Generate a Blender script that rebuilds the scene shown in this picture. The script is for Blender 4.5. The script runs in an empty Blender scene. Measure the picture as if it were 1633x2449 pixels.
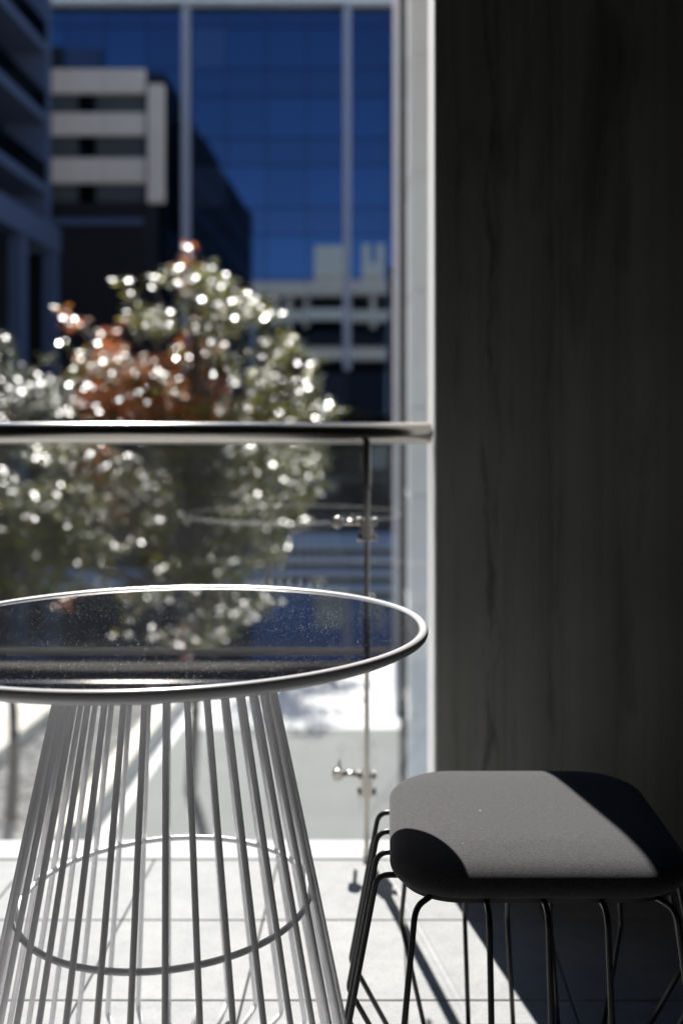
import bpy, math, random
from mathutils import Vector, Matrix
rnd = random.Random(7)
R = math.radians
sc = bpy.context.scene
COL = sc.collection

# ------------------------------------------------------------------ camera, sky, sun, exposure
EYE = 1.034                      # eye height above the balcony floor (z = 0); y runs out of the balcony
cam = bpy.data.cameras.new('camera'); co = bpy.data.objects.new('camera', cam); COL.objects.link(co)
co.location = (0, 0, EYE); co.rotation_euler = (R(90), 0, 0)
cam.sensor_fit = 'HORIZONTAL'; cam.sensor_width = 24.0; cam.lens = 34.99
cam.shift_x = -(922 - 816.5) / 1633; cam.shift_y = -(1224.5 - 1038) / 1633
cam.clip_start = 0.05; cam.clip_end = 1000
cam.dof.use_dof = True; cam.dof.focus_distance = 1.40; cam.dof.aperture_fstop = 2.2
sc.camera = co

SUN_AZ, SUN_EL = 13.7, 45.0      # degrees left of straight ahead, degrees above the horizon
w = bpy.data.worlds.new('World'); sc.world = w; w.use_nodes = True
nt = w.node_tree; bg = nt.nodes['Background']
sky = nt.nodes.new('ShaderNodeTexSky'); sky.sky_type = 'NISHITA'; sky.sun_disc = False
sky.sun_elevation = R(SUN_EL); sky.sun_rotation = R(-SUN_AZ)
sky.air_density = 0.8; sky.dust_density = 0.0; sky.ozone_density = 6.0
nt.links.new(sky.outputs[0], bg.inputs[0]); bg.inputs[1].default_value = 0.085
sun = bpy.data.lights.new('sun', 'SUN'); sun.energy = 5.0; sun.angle = R(0.53); sun.color = (1, .965, .91)
so = bpy.data.objects.new('sun', sun); COL.objects.link(so)
sd = Vector((-math.sin(R(SUN_AZ)) * math.cos(R(SUN_EL)), math.cos(R(SUN_AZ)) * math.cos(R(SUN_EL)), math.sin(R(SUN_EL))))
so.rotation_euler = (-sd).to_track_quat('-Z', 'Y').to_euler(); so.location = (0, 0, 40)
vs = sc.view_settings; vs.view_transform = 'Standard'; vs.look = 'None'; vs.gamma = 1; vs.exposure = 1.15
sc.render.engine = 'CYCLES'
sc.cycles.use_denoising = True
sc.cycles.use_adaptive_sampling = False
sc.cycles.max_bounces = 10; sc.cycles.transparent_max_bounces = 16
sc.cycles.sample_clamp_indirect = 6; sc.cycles.sample_clamp_direct = 0
sc.cycles.caustics_reflective = False; sc.cycles.caustics_refractive = False

# ------------------------------------------------------------------ helpers
class MB:
    def __init__(s): s.v = []; s.f = []; s.sm = []
    def add(s, v, f, smooth=False):
        o = len(s.v); s.v += [tuple(p) for p in v]
        s.f += [tuple(i + o for i in q) for q in f]; s.sm += [smooth] * len(f)
        return s
    def box(s, x0, x1, y0, y1, z0, z1, b=0.0):
        if b <= 0:
            v = [(x, y, z) for x in (x0, x1) for y in (y0, y1) for z in (z0, z1)]
            return s.add(v, [(0,1,3,2),(4,6,7,5),(0,4,5,1),(2,3,7,6),(0,2,6,4),(1,5,7,3)])
        # chamfered box
        v = []; idx = {}
        for i, (x, sx) in enumerate(((x0, 1), (x1, -1))):
            for j, (y, sy) in enumerate(((y0, 1), (y1, -1))):
                for k, (z, sz) in enumerate(((z0, 1), (z1, -1))):
                    for a in range(3):
                        p = [x + sx*b, y + sy*b, z + sz*b]; p[a] = (x, y, z)[a]
                        idx[i, j, k, a] = len(v); v.append(p)
        f = []
        for a in range(3):
            for t in range(2):
                q = []
                for (m, n) in ((0,0),(1,0),(1,1),(0,1)):
                    c = [m, n]; c.insert(a, t); q.append(idx[c[0], c[1], c[2], a])
                f.append(q if (t == 1) == (a != 1) else q[::-1])
        for a in range(3):
            o1, o2 = [q for q in range(3) if q != a]
            for m in range(2):
                for n in range(2):
                    def C(t):
                        c = [0, 0, 0]; c[a] = t; c[o1] = m; c[o2] = n; return tuple(c)
                    f.append([idx[C(0) + (o1,)], idx[C(1) + (o1,)], idx[C(1) + (o2,)], idx[C(0) + (o2,)]])
        for i in range(2):
            for j in range(2):
                for k in range(2):
                    f.append([idx[i, j, k, 0], idx[i, j, k, 1], idx[i, j, k, 2]])
        return s.add(v, f)
    def tube(s, pts, r, n=8, closed=False, caps=True, ry=None):
        P = [Vector(p) for p in pts]; m = len(P); rr = r if isinstance(r, (list, tuple)) else [r] * m
        T = []
        for i in range(m):
            a = P[(i-1) % m] if (closed or i > 0) else P[0]; b = P[(i+1) % m] if (closed or i < m-1) else P[-1]
            T.append((b - a).normalized())
        up = Vector((0, 0, 1)) if abs(T[0].z) < .9 else Vector((1, 0, 0))
        N = T[0].cross(up).normalized(); v = []
        for i in range(m):
            N = (N - T[i] * N.dot(T[i])).normalized(); B = T[i].cross(N)
            for k in range(n):
                t = 2*math.pi*k/n
                v.append(P[i] + N*math.cos(t)*rr[i] + B*math.sin(t)*(rr[i] if ry is None else ry))
        f = []
        for i in range(m if closed else m-1):
            j = (i+1) % m
            for k in range(n):
                l = (k+1) % n; f.append((i*n+k, i*n+l, j*n+l, j*n+k))
        s.add(v, f, True)
        if caps and not closed:
            o = len(s.v) - len(v)
            s.f.append(tuple(o+k for k in range(n))[::-1]); s.f.append(tuple(o+(m-1)*n+k for k in range(n))); s.sm += [False, False]
        return s
    def lathe(s, prof, cx, cy, n=48, cap0=False, cap1=False, close=False):
        v = []; m = len(prof)
        for (r, z) in prof:
            for k in range(n):
                t = 2*math.pi*k/n; v.append((cx + r*math.cos(t), cy + r*math.sin(t), z))
        f = []
        for i in range(m if close else m-1):
            j = (i+1) % m
            for k in range(n):
                l = (k+1) % n; f.append((i*n+k, i*n+l, j*n+l, j*n+k))
        s.add(v, f, True); o = len(s.v) - len(v)
        if cap0: s.f.append(tuple(o+k for k in range(n))[::-1]); s.sm.append(False)
        if cap1: s.f.append(tuple(o+(m-1)*n+k for k in range(n))); s.sm.append(False)
        return s
    def mesh(s, name, mat):
        me = bpy.data.meshes.new(name); me.from_pydata(s.v, [], s.f); me.update()
        me.polygons.foreach_set('use_smooth', s.sm)
        if mat: me.materials.append(mat)
        return me
    def build(s, name, mat, parent=None):
        o = bpy.data.objects.new(name, s.mesh(name, mat)); COL.objects.link(o)
        if parent: o.parent = parent
        return o
def link(name, me, parent=None, loc=(0,0,0)):
    o = bpy.data.objects.new(name, me); COL.objects.link(o); o.location = loc
    if parent: o.parent = parent
    return o
def tag(o, label, cat, group=None):
    o['label'] = label; o['category'] = cat
    if group: o['group'] = group
    return o
def struct(o): o['kind'] = 'structure'; return o
def thing(name, loc, label, cat, group=None):
    o = bpy.data.objects.new(name, None); COL.objects.link(o); o.location = loc; o.empty_display_size = .2
    return tag(o, label, cat, group)
def child(mb, name, mat, root):                       # built in world coordinates, parented to root
    o = mb.build(name, mat); o.parent = root
    o.matrix_parent_inverse = Matrix.Translation(-Vector(root.location)); return o
def linkc(name, me, root, loc, rot=(0,0,0)):
    o = link(name, me, None, loc); o.rotation_euler = rot; o.parent = root
    o.matrix_parent_inverse = Matrix.Translation(-Vector(root.location)); return o
def fillet(pts, rad, n=6):
    P = [Vector(p) for p in pts]; out = [P[0]]
    for i in range(1, len(P)-1):
        a, b, c = P[i-1], P[i], P[i+1]
        d1 = (a-b).normalized(); d2 = (c-b).normalized()
        ang = d1.angle(d2); t = min(rad / math.tan(ang/2), (a-b).length*.45, (c-b).length*.45)
        p1 = b + d1*t; p2 = b + d2*t
        for k in range(n+1):
            u = k/n; out.append(p1*(1-u)**2 + b*2*u*(1-u) + p2*u*u)
    out.append(P[-1]); return out

# ------------------------------------------------------------------ materials
def mat(name, base=(.5,.5,.5), rough=.6, metal=0.0, spec=.5, **kw):
    m = bpy.data.materials.new(name); m.use_nodes = True
    b = m.node_tree.nodes['Principled BSDF']
    b.inputs['Base Color'].default_value = (*base, 1); b.inputs['Roughness'].default_value = rough
    b.inputs['Metallic'].default_value = metal; b.inputs['Specular IOR Level'].default_value = spec
    for k, v in kw.items(): b.inputs[k].default_value = v
    return m
def N(m, t, **kw):
    n = m.node_tree.nodes.new(t)
    for k, v in kw.items(): setattr(n, k, v)
    return n
def L(m, a, b): m.node_tree.links.new(a, b)
def bsdf(m): return m.node_tree.nodes['Principled BSDF']
def coords(m, scale=(1,1,1), kind='Object', loc=(0,0,0)):
    t = N(m, 'ShaderNodeTexCoord'); p = N(m, 'ShaderNodeMapping'); p.inputs['Scale'].default_value = scale
    p.inputs['Location'].default_value = loc
    L(m, t.outputs[kind], p.inputs[0]); return p.outputs[0]
def noise(m, vec, scale, detail=4, rough=.55, dist=0.0):
    n = N(m, 'ShaderNodeTexNoise'); n.inputs['Scale'].default_value = scale; n.inputs['Detail'].default_value = detail
    n.inputs['Roughness'].default_value = rough; n.inputs['Distortion'].default_value = dist
    L(m, vec, n.inputs['Vector']); return n.outputs[0]
def ramp(m, fac, stops, interp='LINEAR'):
    r = N(m, 'ShaderNodeValToRGB'); e = r.color_ramp.elements; r.color_ramp.interpolation = interp
    while len(e) < len(stops): e.new(.5)
    for q, (p, c) in zip(e, stops): q.position = p; q.color = (*c, 1) if len(c) == 3 else c
    L(m, fac, r.inputs[0]); return r.outputs[0]
def mul(m, a, b, fac=1.0, mode='MULTIPLY'):
    x = N(m, 'ShaderNodeMix', data_type='RGBA', blend_type=mode); x.inputs[0].default_value = fac
    L(m, a, x.inputs[6]); L(m, b, x.inputs[7]); return x.outputs[2]
def bump(m, h, strength, dist=.002):
    b = N(m, 'ShaderNodeBump'); b.inputs['Strength'].default_value = strength; b.inputs['Distance'].default_value = dist
    L(m, h, b.inputs['Height']); L(m, b.outputs[0], bsdf(m).inputs['Normal'])
def speckled(name, base, var=.12, scale=8, rough=.7, spec=.3, bmp=.15):
    m = mat(name, base, rough, 0, spec); v = coords(m)
    c = ramp(m, noise(m, v, scale, 6, .65), [(.3, tuple(x*(1-var) for x in base)), (.7, tuple(min(1, x*(1+var)) for x in base))])
    L(m, c, bsdf(m).inputs['Base Color'])
    if bmp: bump(m, noise(m, v, scale*9, 3), bmp)
    return m

def tile_material():
    m = mat('tile_stone', (.56,.56,.56), .75, 0, .22); oi = N(m, 'ShaderNodeObjectInfo')
    t = N(m, 'ShaderNodeTexCoord'); ad = N(m, 'ShaderNodeVectorMath', operation='ADD'); sc_ = N(m, 'ShaderNodeVectorMath', operation='SCALE')
    L(m, oi.outputs['Location'], sc_.inputs[0]); sc_.inputs['Scale'].default_value = 3.7
    L(m, t.outputs['Object'], ad.inputs[0]); L(m, sc_.outputs[0], ad.inputs[1]); v = ad.outputs[0]
    c = ramp(m, noise(m, v, 9, 6, .65), [(.3, (.335,.338,.344)), (.7, (.41,.41,.41))])
    s = ramp(m, noise(m, v, 160, 2, .6), [(.33, (.62,.62,.62)), (.45, (1,1,1))])
    g = ramp(m, noise(m, v, 30, 4, .6), [(.3, (.9,.9,.9)), (.6, (1,1,1))])
    r = ramp(m, oi.outputs['Random'], [(0, (.93,.93,.94)), (1, (1,1,1))])
    L(m, mul(m, mul(m, mul(m, c, s, .5), g), r), bsdf(m).inputs['Base Color']); bump(m, noise(m, v, 120, 3), .15, .001); return m
def concrete_material():
    m = mat('board_concrete', (.2,.2,.19), .82, 0, .3)
    v1 = coords(m, (14, 14, .35)); v2 = coords(m, (60, 60, .8)); v0 = coords(m, (1, 1, 1))
    a = ramp(m, noise(m, v0, 2.2, 6, .6), [(.3, (.235,.235,.222)), (.7, (.30,.30,.288))])
    b = ramp(m, noise(m, v1, 1, 5, .6, .3), [(.30, (.72,.72,.68)), (.62, (1,1,1))])
    c = ramp(m, noise(m, v2, 1, 3), [(.3, (.8,.8,.78)), (.65, (1,1,1))])
    # water runs: a few thin, wandering, near-vertical dark threads
    sx = N(m, 'ShaderNodeSeparateXYZ'); L(m, v0, sx.inputs[0]); dm = None
    def mth(op, p, q):
        k = N(m, 'ShaderNodeMath', operation=op)
        for i, u in enumerate((p, q)):
            if isinstance(u, (int, float)): k.inputs[i].default_value = u
            elif u is not None: L(m, u, k.inputs[i])
        return k.outputs[0]
    for i, (xk, amp, wd, dk) in enumerate(((.243,.04,.0045,.58), (.262,.03,.003,.72), (.305,.02,.0025,.8), (.345,.02,.002,.82), (.388,.03,.003,.70), (.412,.015,.002,.74), (.165,.02,.003,.82), (.55,.03,.003,.82))):
        nz = N(m, 'ShaderNodeTexNoise', noise_dimensions='1D'); nz.inputs['Scale'].default_value = 1; nz.inputs['Detail'].default_value = 4; nz.inputs['Roughness'].default_value = .55
        L(m, mth('ADD', mth('MULTIPLY', sx.outputs[2], 2.6), 13.7*i+3), nz.inputs['W'])
        n2 = N(m, 'ShaderNodeTexNoise', noise_dimensions='1D'); n2.inputs['Scale'].default_value = 1; n2.inputs['Detail'].default_value = 3
        L(m, mth('ADD', mth('MULTIPLY', sx.outputs[2], 5.0), 7.1*i+50), n2.inputs['W'])
        d_ = mth('ABSOLUTE', mth('SUBTRACT', mth('SUBTRACT', sx.outputs[0], xk-amp), mth('MULTIPLY', nz.outputs[0], 2*amp)), None)
        wv = mth('MULTIPLY', mth('SUBTRACT', n2.outputs[0], .36), wd*7)
        q = N(m, 'ShaderNodeMapRange'); q.interpolation_type = 'SMOOTHSTEP'; q.inputs['From Min'].default_value = -.007; q.inputs['From Max'].default_value = .005
        q.inputs['To Min'].default_value = dk; q.inputs['To Max'].default_value = 1.0; L(m, mth('SUBTRACT', d_, wv), q.inputs['Value'])
        dm = q.outputs[0] if dm is None else mth('MULTIPLY', dm, q.outputs[0])
    stn = ramp(m, noise(m, coords(m, (6,6,1.1)), 1.3, 5, .6, .6), [(.30, (.42,.42,.38)), (.44, (1,1,1))])
    x = mul(m, mul(m, mul(m, mul(m, a, b, .8), c, .6), dm), stn, .6)
    L(m, x, bsdf(m).inputs['Base Color'])
    bump(m, noise(m, v1, 1, 5), .35, .004); return m
def fabric_material():
    m = mat('charcoal_fabric', (.085,.083,.087), .95, 0, .15); v = coords(m)
    n1 = noise(m, v, 420, 3, .7); n2 = noise(m, v, 160, 3, .6)
    c = ramp(m, n1, [(.3, (.036,.035,.038)), (.7, (.080,.078,.082))])
    g = ramp(m, n2, [(.3, (.82,.82,.84)), (.7, (1.0,1.0,1.0))])
    lint = ramp(m, noise(m, v, 95, 1), [(.80, (0,0,0)), (.83, (.35,.35,.34))])
    L(m, mul(m, mul(m, c, g), lint, 1, 'ADD'), bsdf(m).inputs['Base Color'])
    bump(m, n1, .5, .0008); bsdf(m).inputs['Sheen Weight'].default_value = .12; bsdf(m).inputs['Sheen Roughness'].default_value = .5; return m
def tabletop_material():
    m = mat('black_glass', (.006,.007,.010), .015, 0, .5); bsdf(m).inputs['IOR'].default_value = 1.55; v = coords(m)
    vo = N(m, 'ShaderNodeTexVoronoi', feature='F1'); vo.inputs['Scale'].default_value = 260; L(m, v, vo.inputs['Vector'])
    dot = ramp(m, vo.outputs['Distance'], [(.10, (1,1,1)), (.20, (0,0,0))])
    sel = N(m, 'ShaderNodeSeparateColor'); L(m, vo.outputs['Color'], sel.inputs[0])
    keep = ramp(m, sel.outputs[0], [(.78, (0,0,0)), (.84, (.6,.6,.6)), (1, (1,1,1))])
    patch = ramp(m, noise(m, v, 9, 3), [(.35, (.25,.25,.25)), (.62, (1,1,1))])
    vo2 = N(m, 'ShaderNodeTexVoronoi', feature='F1'); vo2.inputs['Scale'].default_value = 620; L(m, v, vo2.inputs['Vector'])
    d2 = ramp(m, vo2.outputs['Distance'], [(.15, (.5,.5,.5)), (.28, (0,0,0))])
    s2 = N(m, 'ShaderNodeSeparateColor'); L(m, vo2.outputs['Color'], s2.inputs[0]); k2 = ramp(m, s2.outputs[1], [(.70, (0,0,0)), (.85, (1,1,1))])
    dust = mul(m, mul(m, mul(m, dot, keep), patch), mul(m, mul(m, d2, k2), patch), 1, 'ADD')
    df = N(m, 'ShaderNodeBsdfDiffuse'); df.inputs[0].default_value = (.75,.75,.74,1)
    mx = N(m, 'ShaderNodeMixShader'); L(m, dust, mx.inputs[0]); L(m, bsdf(m).outputs[0], mx.inputs[1]); L(m, df.outputs[0], mx.inputs[2])
    L(m, mx.outputs[0], m.node_tree.nodes['Material Output'].inputs[0]); return m
def pane_material(name, dirt, tint=(.93,.97,.97), ior=1.5):
    m = bpy.data.materials.new(name); m.use_nodes = True; m.node_tree.nodes.remove(bsdf(m))
    fr = N(m, 'ShaderNodeFresnel'); fr.inputs[0].default_value = ior
    ge = N(m, 'ShaderNodeNewGeometry'); mr = N(m, 'ShaderNodeMapRange'); mr.inputs['To Min'].default_value = ior; mr.inputs['To Max'].default_value = 1/ior
    L(m, ge.outputs['Backfacing'], mr.inputs['Value']); L(m, mr.outputs[0], fr.inputs[0])    # the inner face of a thin pane reflects like the outer one
    tr = N(m, 'ShaderNodeBsdfTransparent'); tr.inputs[0].default_value = (*tint, 1)
    gl = N(m, 'ShaderNodeBsdfGlossy'); gl.inputs['Roughness'].default_value = .004; gl.inputs[0].default_value = (1,1,1,1)
    a = N(m, 'ShaderNodeMixShader'); L(m, fr.outputs[0], a.inputs[0]); L(m, tr.outputs[0], a.inputs[1]); L(m, gl.outputs[0], a.inputs[2])
    ts = N(m, 'ShaderNodeBsdfTranslucent'); ts.inputs[0].default_value = (.85,.9,.95,1)
    b = N(m, 'ShaderNodeMixShader'); L(m, a.outputs[0], b.inputs[1]); L(m, ts.outputs[0], b.inputs[2])
    d = ramp(m, noise(m, coords(m, (3,3,1.2)), 2.5, 5, .6), [(.3, (dirt*.5,)*3), (.7, (dirt*1.5,)*3)]); L(m, d, b.inputs[0])
    L(m, b.outputs[0], m.node_tree.nodes['Material Output'].inputs[0]); return m
def facade_glass(name, tint, dark, rough=.01, refl=.85):
    m = bpy.data.materials.new(name); m.use_nodes = True; b = bsdf(m)
    b.inputs['Base Color'].default_value = (*dark, 1); b.inputs['Roughness'].default_value = .3; b.inputs['Specular IOR Level'].default_value = 0
    gl = N(m, 'ShaderNodeBsdfGlossy'); gl.inputs[0].default_value = (*tint, 1); gl.inputs['Roughness'].default_value = rough
    mx = N(m, 'ShaderNodeMixShader'); mx.inputs[0].default_value = refl
    L(m, b.outputs[0], mx.inputs[1]); L(m, gl.outputs[0], mx.inputs[2])
    L(m, mx.outputs[0], m.node_tree.nodes['Material Output'].inputs[0]); return m
def leaf_material(name, cols, trans, rough=.235):
    m = mat(name, cols[0], rough, 0, .42); g = N(m, 'ShaderNodeNewGeometry')
    k = len(cols); c = ramp(m, g.outputs['Random Per Island'], [(i/(k-1), col) for i, col in enumerate(cols)])
    L(m, c, bsdf(m).inputs['Base Color'])
    t = N(m, 'ShaderNodeBsdfTranslucent'); x = mul(m, c, c, 1, 'MIX')
    br = N(m, 'ShaderNodeMix', data_type='RGBA', blend_type='MULTIPLY'); br.inputs[0].default_value = 1; br.inputs[7].default_value = (*trans, 1)
    L(m, c, br.inputs[6]); L(m, br.outputs[2], t.inputs[0])
    mx = N(m, 'ShaderNodeMixShader'); mx.inputs[0].default_value = .42
    L(m, bsdf(m).outputs[0], mx.inputs[1]); L(m, t.outputs[0], mx.inputs[2])
    L(m, mx.outputs[0], m.node_tree.nodes['Material Output'].inputs[0]); return m

M = dict(
    tile=tile_material(), concrete=concrete_material(), fabric=fabric_material(), top=tabletop_material(),
    grout=speckled('grout', (.36,.36,.35), .3, 6), edge=speckled('edge_concrete', (.42,.42,.42), .1, 14),
    dark=speckled('dark_plaster', (.035,.035,.036), .15, 3), reveal=speckled('white_render', (.86,.86,.85), .05, 10, .6),
    rod=mat('grey_powder_coat', (.84,.84,.86), .34, 0, .5), rim=mat('grey_gloss_rim', (.62,.62,.64), .22, 0, .5),
    black=mat('black_powder_coat', (.012,.012,.013), .33, 0, .5), plate=mat('black_plate', (.015,.015,.015), .5),
    edgeglass=mat('satin_cap', (.66,.63,.57), .4, 0, .5), steel=mat('brushed_steel', (.44,.42,.38), .22, 1), pane=pane_material('clear_pane', .0035, (.985,.992,.992), 1.55),
    office=facade_glass('blue_office_glass', (.060,.100,.182), (.0012,.0025,.005)),
    office2=facade_glass('blinds_office_glass', (.060,.095,.17), (.007,.012,.022), .02, .8), office3=facade_glass('pale_blind_glass', (.08,.12,.20), (.03,.043,.07), .03, .7),
    spandrel=facade_glass('spandrel_glass', (.060,.090,.16), (.006,.009,.016), .03, .85),
    fin=speckled('pale_aluminium', (.30,.31,.36), .04, 2, .5, .4, 0), transom=mat('dark_transom', (.010,.016,.03), .4),
    window2=facade_glass('black_window', (.04,.05,.06), (.004,.005,.006)), cream=speckled('cream_cladding', (.56,.485,.41), .05, .6, .7, .3, 0), creamw=speckled('warm_cream_cladding', (.86,.66,.42), .05, .6, .7, .3, 0), window=facade_glass('grey_window', (.10,.11,.115), (.10,.105,.105), .05, .4),
    slab=speckled('grey_slab', (.055,.078,.14), .08, .8), railing=facade_glass('dark_railing_glass', (.03,.04,.06), (.002,.003,.004), .02, .3), charcoal=speckled('charcoal_wall', (.006,.006,.0075), .15, .7),
    panel=speckled('pale_panel', (.66,.71,.74), .10, .9, .55, .4, 0), strip=speckled('pale_strip', (.78,.78,.82), .05, 3, .5, .4, 0),
    paving=speckled('light_paving', (.58,.58,.57), .08, .7), forecourt_shade=speckled('forecourt_painted_shade', (.035,.038,.045), .2, .8), asphalt=speckled('grey_paving', (.075,.083,.083), .18, 1.2),
    soil=speckled('dark_soil', (.035,.032,.026), .3, 3), kerb=speckled('pale_kerb', (.50,.475,.41), .08, 2),
    bark=speckled('bark', (.09,.075,.06), .3, 12), stone=speckled('step_stone', (.50,.49,.46), .1, 1.5),
    pebble=speckled('pebble', (.5,.49,.47), .3, 1, .45, .5, 0),
    leaf=leaf_material('leaf_green', [(.035,.043,.018), (.075,.085,.025), (.19,.18,.03), (.06,.07,.03)], (2.2,2.2,1.2)),
    leafr=leaf_material('leaf_russet', [(.40,.10,.022), (.50,.16,.035), (.44,.13,.03), (.48,.25,.045)], (1.6,1.5,1.1)),
    leafs=leaf_material('leaf_silver', [(.06,.07,.045), (.085,.09,.06), (.05,.06,.045), (.09,.10,.05)], (1.6,1.7,1.2)),
)

# ------------------------------------------------------------------ balcony shell
fl = MB().box(-2.3, 1.4, -3.0, 2.4185, -.16, -.012).build('balcony_floor', M['grout']); struct(fl)
tm = MB().box(-.1482, .1482, -.1482, .1482, -.0115, 0, .0012).mesh('tile', M['tile'])
for i in range(-7, 4):
    for j in range(0, 9):
        link('tile', tm, fl, (.0395 + .3*i + .15, 2.416 - .3*j - .15, 0))
struct(MB().box(-2.3, .1125, 2.424, 2.538, -.16, -.001, .002).build('slab_edge', M['edge']))
struct(MB().box(-2.3, 1.4, -3.0, 2.70, 2.75, 3.05).build('ceiling', M['dark']))
struct(MB().box(-2.3, 1.4, -3.2, -3.003, 0, 2.748).build('wall_rear', M['dark']))
struct(MB().box(1.4, 1.6, -3.0, 2.345, 0, 2.748).build('wall_right', M['dark']))
struct(MB().box(-2.5, -1.552, -3.0, 2.39, .002, 2.748).build('bounce_block_left', M['dark']))  # unseen wall added to cut the light bouncing onto the concrete
cw = thing('concrete_wall', (.5, 2.4, 0), 'dark water-stained board-marked concrete wall rising behind the black stool', 'wall')
child(MB().box(.1195, 3.2, 2.35, 2.72, -.16, 2.748, .002), 'wall_face', M['concrete'], cw)
child(MB().box(.1150, .1192, 2.3515, 2.718, -.14, 2.745), 'white_reveal', M['reveal'], cw)

# ------------------------------------------------------------------ balustrade
RY, PY, GY = 2.43, 2.425, 2.555
bal = thing('balustrade', (-.6, RY, 0), 'glass balustrade with round steel handrail and slim posts at the balcony edge', 'balustrade')
child(MB().tube([(-2.3, RY, 1.038), (-1, RY, 1.038), (.109, RY, 1.038), (.1115, RY, 1.038)], [.0245,.0245,.0245,.022], 32), 'handrail', M['steel'], bal)
child(MB().tube([(.1117, RY, 1.038), (.1148, RY, 1.038)], .010, 12), 'rail_bracket', M['steel'], bal)
pm = {}
for px in (-.0455, -1.45):
    po = child(MB().box(px-.0058, px+.0058, PY-.022, PY+.022, .0, .93, .001), 'post', M['steel'], bal)
    child(MB().box(px-.0088, px+.0088, PY-.024, PY+.024, .905, 1.016, .001), 'post_head', M['steel'], po)
    child(MB().box(px-.009, px+.009, PY-.026, PY+.026, -.001, .012, .001), 'foot_plate', M['steel'], po)
    child(MB().tube([(px, PY-.0235, .905), (px, PY-.028, .905)], .008, 14), 'bolt', M['steel'], po)
    for hz in (.80, .178):
        cl = child(MB().box(px-.013, px+.013, PY-.018, PY+.05, hz-.026, hz+.026, .002), 'clamp', M['steel'], po)
        for dz in (.020, -.020):
            for sx in (-1, 1):
                child(MB().tube([(px+sx*.0132, PY+.01, hz+dz), (px+sx*.016, PY+.01, hz+dz), (px+sx*.0165, PY+.01, hz+dz), (px+sx*.023, PY+.01, hz+dz)], [.006,.006,.0105,.0105], 14), 'bolt', M['steel'], cl)
        for sx in (-1,) if px > -1 else (-1, 1):
            child(MB().tube([(px+sx*.0135, PY+.03, hz+.017), (px+sx*.064, PY+.03, hz+.017)], .0072, 14), 'arm', M['steel'], cl)
            bx_, by_, bz_ = px+sx*.072, PY+.03, hz+.017
            child(MB().tube([(bx_, by_-.016, bz_), (bx_, by_-.013, bz_), (bx_, by_+.014, bz_), (bx_, by_+.0145, bz_), (bx_, GY-.0072, bz_)], [.011,.0140,.0140,.0045,.0045], 20), 'standoff', M['steel'], cl)
for (x0, x1) in ((-2.28, -1.456), (-1.444, -.0515), (-.0395, .1146)):
    child(MB().box(x0, x1, GY-.006, GY+.006, -.10, 1.0085, .001), 'glass_pane', M['pane'], bal)
    child(MB().box(x0, x1, GY-.0085, GY+.0085, 1.0090, 1.0225, .001), 'cap_channel', M['edgeglass'], bal)

# ------------------------------------------------------------------ round wire table
TX, TY, TH = -.327, 1.49, .75
tb = thing('wire_table', (TX, TY, 0), 'round table with black glass top on a flared cage of grey metal rods', 'table')
child(MB().lathe([(.3765, TH-.012), (.3765, TH-.0042)], TX, TY, 128, True, True), 'table_top', M['top'], tb)
prof = [(.3838 + .0068*math.cos(t), TH-.0085 + .0078*math.sin(t)) for t in [2*math.pi*k/20 for k in range(20)]]
child(MB().lathe(prof, TX, TY, 160, close=True), 'rim', M['rim'], tb)
child(MB().lathe([(.345, TH-.020), (.3775, TH-.020), (.3775, TH-.0125), (.345, TH-.0125)], TX, TY, 96, close=True), 'under_frame', M['rod'], tb)
rr = lambda h: .158 + .21*(.65 - h)
child(MB().lathe([(rr(.727)+.011*math.cos(t), .727+.004*math.sin(t)) for t in [2*math.pi*k/10 for k in range(10)]], TX, TY, 96, close=True), 'top_ring', M['rod'], tb)
child(MB().lathe([(.30, .7315), (.30, .7365)], TX, TY, 64, True, True), 'support_plate', M['rod'], tb)
child(MB().lathe([(rr(.343)-.0092+.0045*math.cos(t), .343+.0045*math.sin(t)) for t in [2*math.pi*k/12 for k in range(12)]], TX, TY, 128, close=True), 'hoop', M['rod'], tb)
child(MB().lathe([(.20+.0055*math.cos(t), .0056+.0055*math.sin(t)) for t in [2*math.pi*k/12 for k in range(12)]], TX, TY, 128, close=True), 'base_ring', M['rod'], tb)
rp = fillet([(rr(.727), 0, .727), (rr(.34), 0, .34), (rr(.03), 0, .022), (.206, 0, .0105)], .012, 5)
rodm = MB().tube(rp, .0044, 12).mesh('rod', M['rod'])
for k in range(34):
    linkc('rod', rodm, tb, (TX, TY, 0), (0, 0, 2*math.pi*k/34 - math.pi/2 + R(1.2)))

# ------------------------------------------------------------------ stool
SX, SY, SA, SR = .2175, 1.535, .2115, .094
def rrect(a, r, n=25):
    out = []
    for q in range(4):
        cx, cy = ((1,1),(-1,1),(-1,-1),(1,-1))[q]
        for k in range(n):
            t = math.pi/2*(q + k/(n-1)); out.append((cx*(a-r) + r*math.cos(t), cy*(a-r) + r*math.sin(t)))
    return out
st = thing('stool', (SX, SY, 0), 'low stool with charcoal cushioned seat on a black wire cage beside the concrete wall', 'stool')
prof = [(.040,.4085),(.018,.4090),(.008,.4125),(.0025,.4185),(0,.426),(.0015,.4320),(.0065,.4395),(.015,.446),(.027,.4515),(.043,.4555),(.063,.4586),(.085,.4608),(.125,.4618),(.165,.4623),(.2085,.4625)]
def spl(p, t):   # catmull-rom resample
    i = min(int(t), len(p)-2); u = t - i
    g = [p[max(0, i-1)], p[i], p[i+1], p[min(len(p)-1, i+2)]]
    return tuple(.5*((2*g[1][d]) + (-g[0][d]+g[2][d])*u + (2*g[0][d]-5*g[1][d]+4*g[2][d]-g[3][d])*u*u + (-g[0][d]+3*g[1][d]-3*g[2][d]+g[3][d])*u**3) for d in (0, 1))
pp = [spl(prof, t/3) for t in range(3*(len(prof)-1)+1)]
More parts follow.
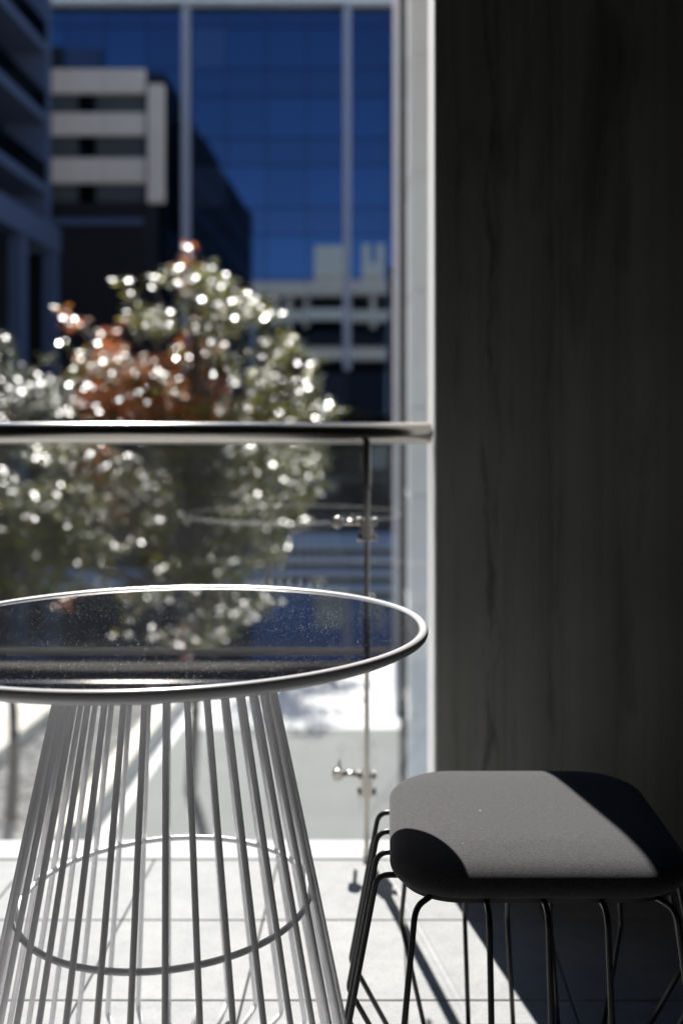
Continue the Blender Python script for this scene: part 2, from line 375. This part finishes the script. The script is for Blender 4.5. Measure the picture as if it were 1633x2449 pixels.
mb = MB(); vv = []; n = 100
for (ins, h) in pp:
    a = SA - ins; r = max(.0006, min(a - .0004, SR - ins*.55))
    vv += [(SX + x, SY + y, h) for (x, y) in rrect(a, r)]
ff = [(i*n+k, i*n+(k+1) % n, (i+1)*n+(k+1) % n, (i+1)*n+k) for i in range(len(pp)-1) for k in range(n)]
ff += [tuple(range(n))[::-1], tuple((len(pp)-1)*n + k for k in range(n))]
mb.add(vv, ff, True); child(mb, 'seat', M['fabric'], st)
mb = MB(); o1 = rrect(SA-.016, SR-.012); pv = [(SX+x, SY+y, z) for z in (.4025, .4082) for (x, y) in o1]
mb.add(pv, [tuple(range(100))[::-1], tuple(range(100, 200))] + [(k, (k+1) % 100, 100+(k+1) % 100, 100+k) for k in range(100)]); child(mb, 'seat_plate', M['plate'], st)
# rods spaced evenly round the frame
per = rrect(SA-.020, SR-.015, 60); acc = [0]
for i in range(len(per)):
    a, b = per[i], per[(i+1) % len(per)]; acc.append(acc[-1] + math.hypot(b[0]-a[0], b[1]-a[1]))
NR = 18
def along(s):
    s %= acc[-1]
    for i in range(len(per)):
        if acc[i+1] >= s:
            u = (s-acc[i])/max(1e-9, acc[i+1]-acc[i]); a, b = per[i], per[(i+1) % len(per)]
            p = Vector((a[0]+(b[0]-a[0])*u, a[1]+(b[1]-a[1])*u)); t = Vector((b[0]-a[0], b[1]-a[1]))
            if t.length < 1e-6: t = Vector((-p.y, p.x))
            t.normalize(); return p, Vector((t.y, -t.x))
for k in range(NR):
    p, nn = along(acc[-1]*(k+.0)/NR)
    def P(d, z): q = p + nn*d; return (SX+q.x, SY+q.y, z)
    pts = fillet([P(-.05, .4035), P(.038, .4035), P(.085, .155), P(.000, .006)], .022, 7)
    child(MB().tube(pts, .0042, 10), 'rod', M['black'], st)
mb = MB(); mb.tube([(SX+x, SY+y, .0055) for (x, y) in rrect(SA-.022, SR-.015, 12)][:-1], .0045, 8, closed=True); child(mb, 'base_ring', M['black'], st)

# ------------------------------------------------------------------ plaza below
GZ = EYE - 4.5
struct(MB().box(-220, 220, -160, 320, GZ-1, GZ).build('plaza_ground', M['paving']))
struct(MB().box(-3.1, 9, 6.5, 15.2, GZ-.5, GZ+.004).build('grey_path', M['asphalt']))
struct(MB().box(-20, 14, 33.2, 50.2, GZ-.5, GZ+.008).build('forecourt_shade', M['forecourt_shade']))  # dark sheet: the facade's shade put into the paving colour
struct(MB().box(-5.15, -3.62, 6.0, 22.0, GZ-.5, GZ+.05).build('planting_bed', M['soil']))
for (xa, xb, lab) in ((-5.72, -5.16, 'wide cream concrete kerb on the far left side of the planting bed'), (-3.615, -3.30, 'narrow pale concrete kerb between the planting bed and the grey path')):
    tag(MB().box(xa, xb, 6.0, 22.0, GZ-.3, GZ+.28, .02).build('kerb_beam', M['kerb']), lab, 'kerb')
mb = MB()
for i in range(2600):
    x = rnd.uniform(-5.1, -3.66); y = 7 + 14*rnd.random()**1.2; s = rnd.uniform(.03, .085); z = GZ+.05+s*.25
    mb.add([(x+s,y,z),(x-s*.8,y+s*.2,z),(x,y+s,z),(x+.2*s,y-s*.9,z),(x,y,z+s*.6),(x,y,z-s*.6)], [(0,2,4),(2,1,4),(1,3,4),(3,0,4),(2,0,5),(1,2,5),(3,1,5),(0,3,5)])
pb = mb.build('pebbles', M['pebble']); pb['kind'] = 'stuff'; pb['label'] = 'pale pebbles scattered over the planting bed'; pb['category'] = 'pebbles'
stt = thing('stone_steps', (-.8, 30, GZ), 'pale stone steps rising to the blue glass office building', 'steps')
for k in range(5):
    y = 24.5 + k*1.15
    child(MB().box(-3.2, .30, y + .25, y + 1.15, GZ, GZ + .24*(k+1) - .08), 'riser', M['asphalt'], stt)
    child(MB().box(-3.2, .30, y, y + 1.145, GZ + .24*(k+1) - .079, GZ + .24*(k+1), .01), 'tread', M['stone'], stt)
child(MB().box(-3.2, .30, 30.26, 33.0, GZ, GZ + 1.2), 'landing', M['stone'], stt)

# ------------------------------------------------------------------ pale piers on the right
def pier(x0, x1, y0, y1, z1, joints, label, groove=None):
    t = thing('panel_pier', ((x0+x1)/2, y0, GZ), label, 'pier', 'pale panelled piers right of the view')
    zs = [GZ] + joints + [z1]
    for a, b in zip(zs[:-1], zs[1:]):
        child(MB().box(x0, x1, y0, y1, a+.010, b-.010, .004), 'panel', M['panel'], t)
    for z in joints:
        child(MB().box(x0-.004, x1+.004, y0-.012, y1, z-.0095, z+.0095), 'joint_strip', M['strip'], t)
    child(MB().box(x0-.06, x1+.02, y1+.003, y1+.12, GZ, z1), 'reflection_blocker', M['charcoal'], t)  # added dark backing, keeps the sunlit pier backs out of the office reflections
    return t
pier(.1915, 1.3, 8.0, 9.2, 10, [EYE + q for q in (-3.9,-3.1,-2.3,-1.42,-.52,.195,1.14,2.08,3.02,3.9,5,6,7,8)], 'nearer pale blue panelled pier at the edge of the concrete wall')
t = pier(.235, 1.7, 16.0, 17.5, 15, [EYE + q for q in (-3.0,-1.2,.6,2.4,4.2,6.0,7.8,9.6,11.4)], 'farther light grey panelled pier left of the nearer pale pier')
child(MB().box(.134, .215, 15.95, 17.0, GZ, 15), 'corner_post', M['strip'], t)

# ------------------------------------------------------------------ blue glass office building
FY = 50.0
of = thing('office_building', (-8, FY, GZ), 'blue mirrored glass office building with slim pale vertical fins', 'building')
child(MB().box(-20, 6, FY+.25, FY+14, GZ, EYE+23.2), 'core', M['transom'], of)
PW = 2.02; cols = [-10.0 + PW*k for k in range(-5, 8)]
tops = []
z = EYE + 21.9
while z > GZ + 1: tops.append(z); z -= 3.49
vms = [MB().box(-PW/2+.018, PW/2-.018, -.02, .02, -1.03, 1.03).mesh('pane', M[q]) for q in ('office', 'office2', 'office3', 'window2')]
sm_ = MB().box(-PW/2+.018, PW/2-.018, -.02, .02, -.66, .66).mesh('spandrel', M['spandrel'])
sd2 = MB().box(-PW/2+.018, PW/2-.018, -.02, .02, -.66, .66).mesh('spandrel', M['window2'])
for x in cols:
    for zt in tops:
        a = (R(rnd.gauss(0, .05)), 0, R(rnd.gauss(0, .05)))
        q = rnd.random(); vm = vms[3] if zt < EYE+2 else vms[0 if q < .72 else (1 if q < .95 else 2)]  # lower storeys get black glass to suppress bright reflections
        if zt-1.4-1.05 > GZ: linkc('pane', vm, of, (x+PW/2, FY+.1, zt-1.395-1.05), a)
        linkc('spandrel', sm_ if zt > EYE+2 else sd2, of, (x+PW/2, FY+.1, zt-.70), (R(rnd.gauss(0, .04)), 0, R(rnd.gauss(0, .04))))
for x in (-18.08, -10.0, -1.93, 6.1):
    child(MB().box(x-.175, x+.175, FY-.4, FY+.06, EYE+3.2, EYE+21.5, .02), 'fin', M['fin'], of)
child(MB().box(-20, 6.3, FY-.6, FY+.2, EYE+21.52, EYE+22.6, .02), 'parapet_beam', M['panel'], of)

# ------------------------------------------------------------------ dark apartment building on the left
ap = thing('apartment_building', (-18, 40, GZ), 'dark apartment building with stacked balconies at the left edge', 'building')
AX = -15.5
child(MB().box(-30, AX-2.0, 24, 46.2, GZ, EYE+21), 'wall', M['charcoal'], ap)
for h in (8.2+3.2, 14.65, 17.85):
    s = child(MB().box(AX-2.0+.003, AX, 24, 46.0, EYE+h-.42, EYE+h), 'balcony_slab', M['slab'], ap)
    child(MB().box(AX-.08, AX-.04, 24, 45.9, EYE+h+.06, EYE+h+1.0), 'glass_railing', M['railing'], s)
child(MB().box(AX-2.0+.003, AX+.02, 45.6, 46.1, EYE+9.75, EYE+21), 'end_wall', M['slab'], ap)
child(MB().box(AX-2.3, AX+.1, 24, 47.3, EYE+8.55, EYE+9.70), 'podium_beam', M['slab'], ap)
for y in (33.5, 38.2, 42.7, 46.9):
    child(MB().box(AX-.55, AX+.02, y-.35, y+.35, GZ, EYE+8.548), 'column', M['slab'], ap)

# ------------------------------------------------------------------ cream building, solid block added in place of a reflection in the office glass
CY = 47.0; cpx = lambda x: (x-922)/2381*CY; cpz = lambda y: EYE + (1038-y)/2381*CY
tw = thing('cream_reflection_block', (-13, CY, GZ), 'cream banded building with strip windows, solid stand-in for a reflection in the glass', 'building')
child(MB().box(-18.5, cpx(350), CY+.25, CY+2.7, GZ, cpz(175)), 'wall', M['charcoal'], tw)
for (ya, yb) in ((163, 221), (268, 322), (376, 436)):
    for (xa, xb) in ((60, 156), (157.5, 248), (249.5, 346)):
        child(MB().box(cpx(xa), cpx(xb), CY, CY+.247, cpz(yb), cpz(ya), .015), 'band', M['cream'], tw)
for ya, yb in ((221, 268), (322, 376), (436, 482)):
    for (xa, xb, mm) in ((60, 186, 'window'), (188, 226, 'window2'), (228, 346, 'window')):
        child(MB().box(cpx(xa), cpx(xb)-.03, CY+.15, CY+.247, cpz(yb)+.03, cpz(ya)-.03), 'window', M[mm], tw)
child(MB().box(cpx(353), cpx(392), CY-.1, CY+.22, cpz(484), cpz(201), .02), 'corner_panel', M['cream'], tw)
child(MB().box(-18.5, cpx(340), CY-.05, CY+.24, cpz(536), cpz(522)), 'ledge', M['slab'], tw)
dt = thing('dark_tower', (-24, -13, GZ), 'dark tower mirrored in the blue office glass right of the cream building', 'building')
child(MB().box(-46, -19.0, -41, 14.7, GZ, EYE+31.0), 'wall', M['charcoal'], dt)
for h in (14, 18, 22, 26):
    child(MB().box(-18.997, -18.85, -40, 14.2, EYE+h-.2, EYE+h+.2), 'side_ledge', M['transom'], dt)

# ------------------------------------------------------------------ the block this balcony belongs to, seen mirrored
ob = thing('own_block', (-5, 0, GZ), 'cream storeys of the block above this balcony, mirrored in the office glass', 'building')
child(MB().box(-13, 12, -6, 1.2, 3.06, EYE+14.6), 'wall', M['charcoal'], ob)
child(MB().box(-13, -2.51, -6, 1.2, GZ, 3.055), 'lower_wall', M['charcoal'], ob)
child(MB().box(-8.3, 3, 1.203, 2.5, EYE+7.3, EYE+8.5, .02), 'balcony_band', M['creamw'], ob)
child(MB().box(-13.2, 8, 1.203, 2.3, EYE+13.7, EYE+15.1, .02), 'parapet', M['creamw'], ob)
child(MB().box(-13.2, 8, 1.203, 2.2, EYE+11.2, EYE+12.3, .02), 'sill_band', M['creamw'], ob)
for x in (-13, -10.8, -9.6, -7.8, -3.9, -1.2, .8, 3, 6):
    child(MB().box(x-.28, x+.28, 1.203, 2.1, EYE+12.303, EYE+13.697), 'pier', M['creamw'], ob)
    child(MB().box(x-.28, x+.28, 1.203, 2.1, EYE+10.6, EYE+11.197), 'pier', M['creamw'], ob)
child(MB().box(-7.0, -3.6, -3, 1.8, EYE+15.103, EYE+18.5, .02), 'roof_house', M['creamw'], ob)
child(MB().box(-2.3, -1.5, -2, 1.8, EYE+15.103, EYE+18.7, .02), 'roof_house', M['creamw'], ob)
child(MB().box(-1.5, -.9, -2, 1.8, EYE+15.103, EYE+16.9, .02), 'roof_house', M['creamw'], ob)
child(MB().box(-.9, -.1, -2, 1.8, EYE+15.103, EYE+18.7, .02), 'roof_house', M['creamw'], ob)

# ------------------------------------------------------------------ trees
def inpoly(x, y, poly):
    c = False; j = len(poly)-1
    for i in range(len(poly)):
        if (poly[i][1] > y) != (poly[j][1] > y) and x < (poly[j][0]-poly[i][0])*(y-poly[i][1])/(poly[j][1]-poly[i][1]) + poly[i][0]: c = not c
        j = i
    return c
def leaves(mb, c, rad, n, size, spread=.39):
    for _ in range(n):
        d = Vector((rnd.gauss(0,1), rnd.gauss(0,1), rnd.gauss(0,.8))); d.normalize()
        p = c + d*rad*(rnd.random()**.45)
        nrm = Vector((rnd.gauss(0, spread), rnd.gauss(-.28, spread), 1)).normalized()
        ax = (d + Vector((rnd.gauss(0,.6), rnd.gauss(0,.6), rnd.gauss(-.2,.4)))); ax = (ax - nrm*ax.dot(nrm))
        if ax.length < 1e-3: continue
        ax.normalize(); sd_ = nrm.cross(ax); l = size*rnd.uniform(.7, 1.25); wd = l*.27
        fold = nrm*wd*rnd.uniform(.0, .08)
        mb.add([p, p+ax*l*.45+sd_*wd+fold, p+ax*l-nrm*l*.02, p+ax*l*.45-sd_*wd+fold], [(0,1,2), (0,2,3)])
def tree(label, base, depth, clumps, trunk_top, size, per, main, accent=None, group=None):
    t = thing('tree', base, label, 'tree', group); B = Vector(base)
    tp = Vector(trunk_top); pts = [B + (tp-B)*u + Vector((math.sin(u*5)*.06, math.cos(u*4)*.06-.06, 0)) for u in [k/8 for k in range(9)]]
    child(MB().tube(pts, [.075*(1-.78*k/8) for k in range(9)], 10), 'trunk', M['bark'], t)
    lm = MB(); am = MB(); br = MB()
    for (c, rad, kind) in clumps:
        u = max(.15, min(.97, (c.z-B.z)/(tp.z-B.z)*.72)); s = pts[0].lerp(pts[-1], u)
        mid = s.lerp(c, .55) + Vector((0, 0, .05*(c-s).length)); br.tube([s, mid, c], [.015, .010, .005], 5)
        k = int(per*(rad/.2)**2)
        leaves(am if (kind == 'r' and accent) else lm, c, rad, k, size)
        if kind == 'm' and accent: leaves(am, c, rad, k//2, size)
    child(br, 'limbs', M['bark'], t); child(lm, 'crown', M[main], t)
    if accent: child(am, 'russet_foliage', M[accent], t)
    return t
# main tree, 12.5 m out: outline in metres (x, height above the eye)
D = 12.5; K = D/2381*1.0415
toW = lambda x, y: ((x - 922/1.0415)*K, (1038/1.0415 - y)*K)
outline = [toW(*p) for p in ((440,560),(505,600),(530,650),(600,690),(640,730),(665,770),(690,840),(735,930),(745,1010),(735,1090),(690,1180),(640,1270),(600,1340),(430,1420),(150,1400),(40,1330),(20,1200),(40,1060),(150,1000),(230,960),(190,900),(150,850),(210,800),(300,760),(330,690),(345,620))]
red = [toW(*p) for p in ((200,760),(330,740),(420,700),(460,780),(500,840),(545,880),(530,960),(420,990),(240,980),(190,880))]
rnd.seed(11); clumps = []
tips = [(440,568,16,'r'),(430,590,14,'r'),(372,612,24,'g'),(350,640,18,'g'),(475,612,22,'g'),(500,640,22,'g'),(298,660,16,'g'),(302,678,12,'g'),(140,712,18,'r'),(165,728,20,'r'),(190,752,20,'r'),(150,790,14,'g'),(130,828,16,'g'),(175,870,20,'m'),(240,800,26,'r'),(275,770,22,'r'),(270,730,14,'r'),(650,770,24,'g'),(670,800,20,'g'),(710,850,18,'g'),(733,832,14,'g'),(700,880,22,'g'),(745,930,20,'g'),(775,945,18,'g'),(600,700,26,'g'),(640,725,20,'g'),(720,1020,24,'g'),(735,1070,20,'g'),(700,1130,24,'g'),(660,1185,24,'g'),(640,1230,22,'g'),(425,655,20,'r'),(400,640,20,'g')]
for (x, y, r, k) in tips:
    X, Z = toW(x, y); clumps.append((Vector((X, D + rnd.uniform(-.5,.5), EYE+Z)), r*K, k))
x0, x1 = min(p[0] for p in outline), max(p[0] for p in outline); z0, z1 = min(p[1] for p in outline), max(p[1] for p in outline)
while len(clumps) < 260:
    X, Z = rnd.uniform(x0, x1), rnd.uniform(z0, z1)
    if not inpoly(X, Z, outline): continue
    isr = inpoly(X, Z, red); kind = ('r' if rnd.random() < .55 else 'm') if isr else ('m' if rnd.random() < .07 else 'g')
    clumps.append((Vector((X, D + rnd.gauss(0, .55), EYE+Z)), rnd.uniform(.12, .25), kind))
tree('round-crowned tree with glossy green and russet leaves beyond the handrail', (-2.45, D, GZ+.0), D, clumps, (-2.3, D, EYE+1.9), .10, 92, 'leaf', 'leafr')
# left tree, partly out of frame
rnd.seed(5); D2 = 13.5; K2 = D2/2381*1.0415; clumps = []
for i in range(60):
    a = rnd.uniform(0, 2*math.pi); q = rnd.random()**.5
    x = -75 + 185*q*math.cos(a); y = 915 + 150*q*math.sin(a) + (0 if rnd.random() < .6 else 60)
    clumps.append((Vector(((x-885)*K2, D2+rnd.gauss(0,.5), EYE+(996-y)*K2)), rnd.uniform(.13,.26), 'g'))
for (x, y) in ((5,775),(15,810),(60,850),(95,880),(120,910),(135,950),(160,940)):
    clumps.append((Vector(((x-885)*K2, D2, EYE+(996-y)*K2)), .14, 'g'))
tree('silvery green tree cut off by the left edge above the handrail', (-5.45, D2+.2, GZ+.0), D2, clumps, (-5.5, D2, EYE+.9), .105, 84, 'leafs')
# shrub lower left and a tree farther back that throws shade on the paving
rnd.seed(9); clumps = []
for i in range(46):
    a = rnd.uniform(0, 2*math.pi); q = rnd.random()**.5
    clumps.append((Vector((-4.35+.95*q*math.cos(a), 11.4+rnd.gauss(0,.35), EYE-1.35+.85*q*math.sin(a))), rnd.uniform(.13,.24), 'g'))
tree('yellow-green bushy tree low at the left edge behind the glass pane', (-4.3, 11.4, GZ), 11.4, clumps, (-4.3, 11.4, EYE-1.0), .105, 80, 'leaf')
rnd.seed(21); clumps = []
for i in range(70):
    d = Vector((rnd.gauss(0,1), rnd.gauss(0,1), rnd.gauss(0,1))).normalized()*rnd.random()**.4
    clumps.append((Vector((-2.45+1.35*d.x, 20.3+1.3*d.y, GZ+3.9+1.35*d.z)), rnd.uniform(.16,.3), 'g'))
tree('dark green tree standing on the paving behind the russet tree', (-2.45, 20.3, GZ), 20.3, clumps, (-2.45, 20.3, GZ+4.3), .11, 26, 'leaf')
rnd.seed(33); clumps = []  # bush added for the mottled shade it throws on the paving
for i in range(26):
    d = Vector((rnd.gauss(0,1), rnd.gauss(0,1), rnd.gauss(0,1))).normalized()*rnd.random()**.4
    clumps.append((Vector((-1.15+.75*d.x, 18.8+.7*d.y, GZ+1.25+.7*d.z)), rnd.uniform(.12,.22), 'g'))
tree('low green bush on the bright paving near the stone steps', (-1.15, 18.8, GZ), 18.8, clumps, (-1.15, 18.8, GZ+1.3), .10, 40, 'leaf')
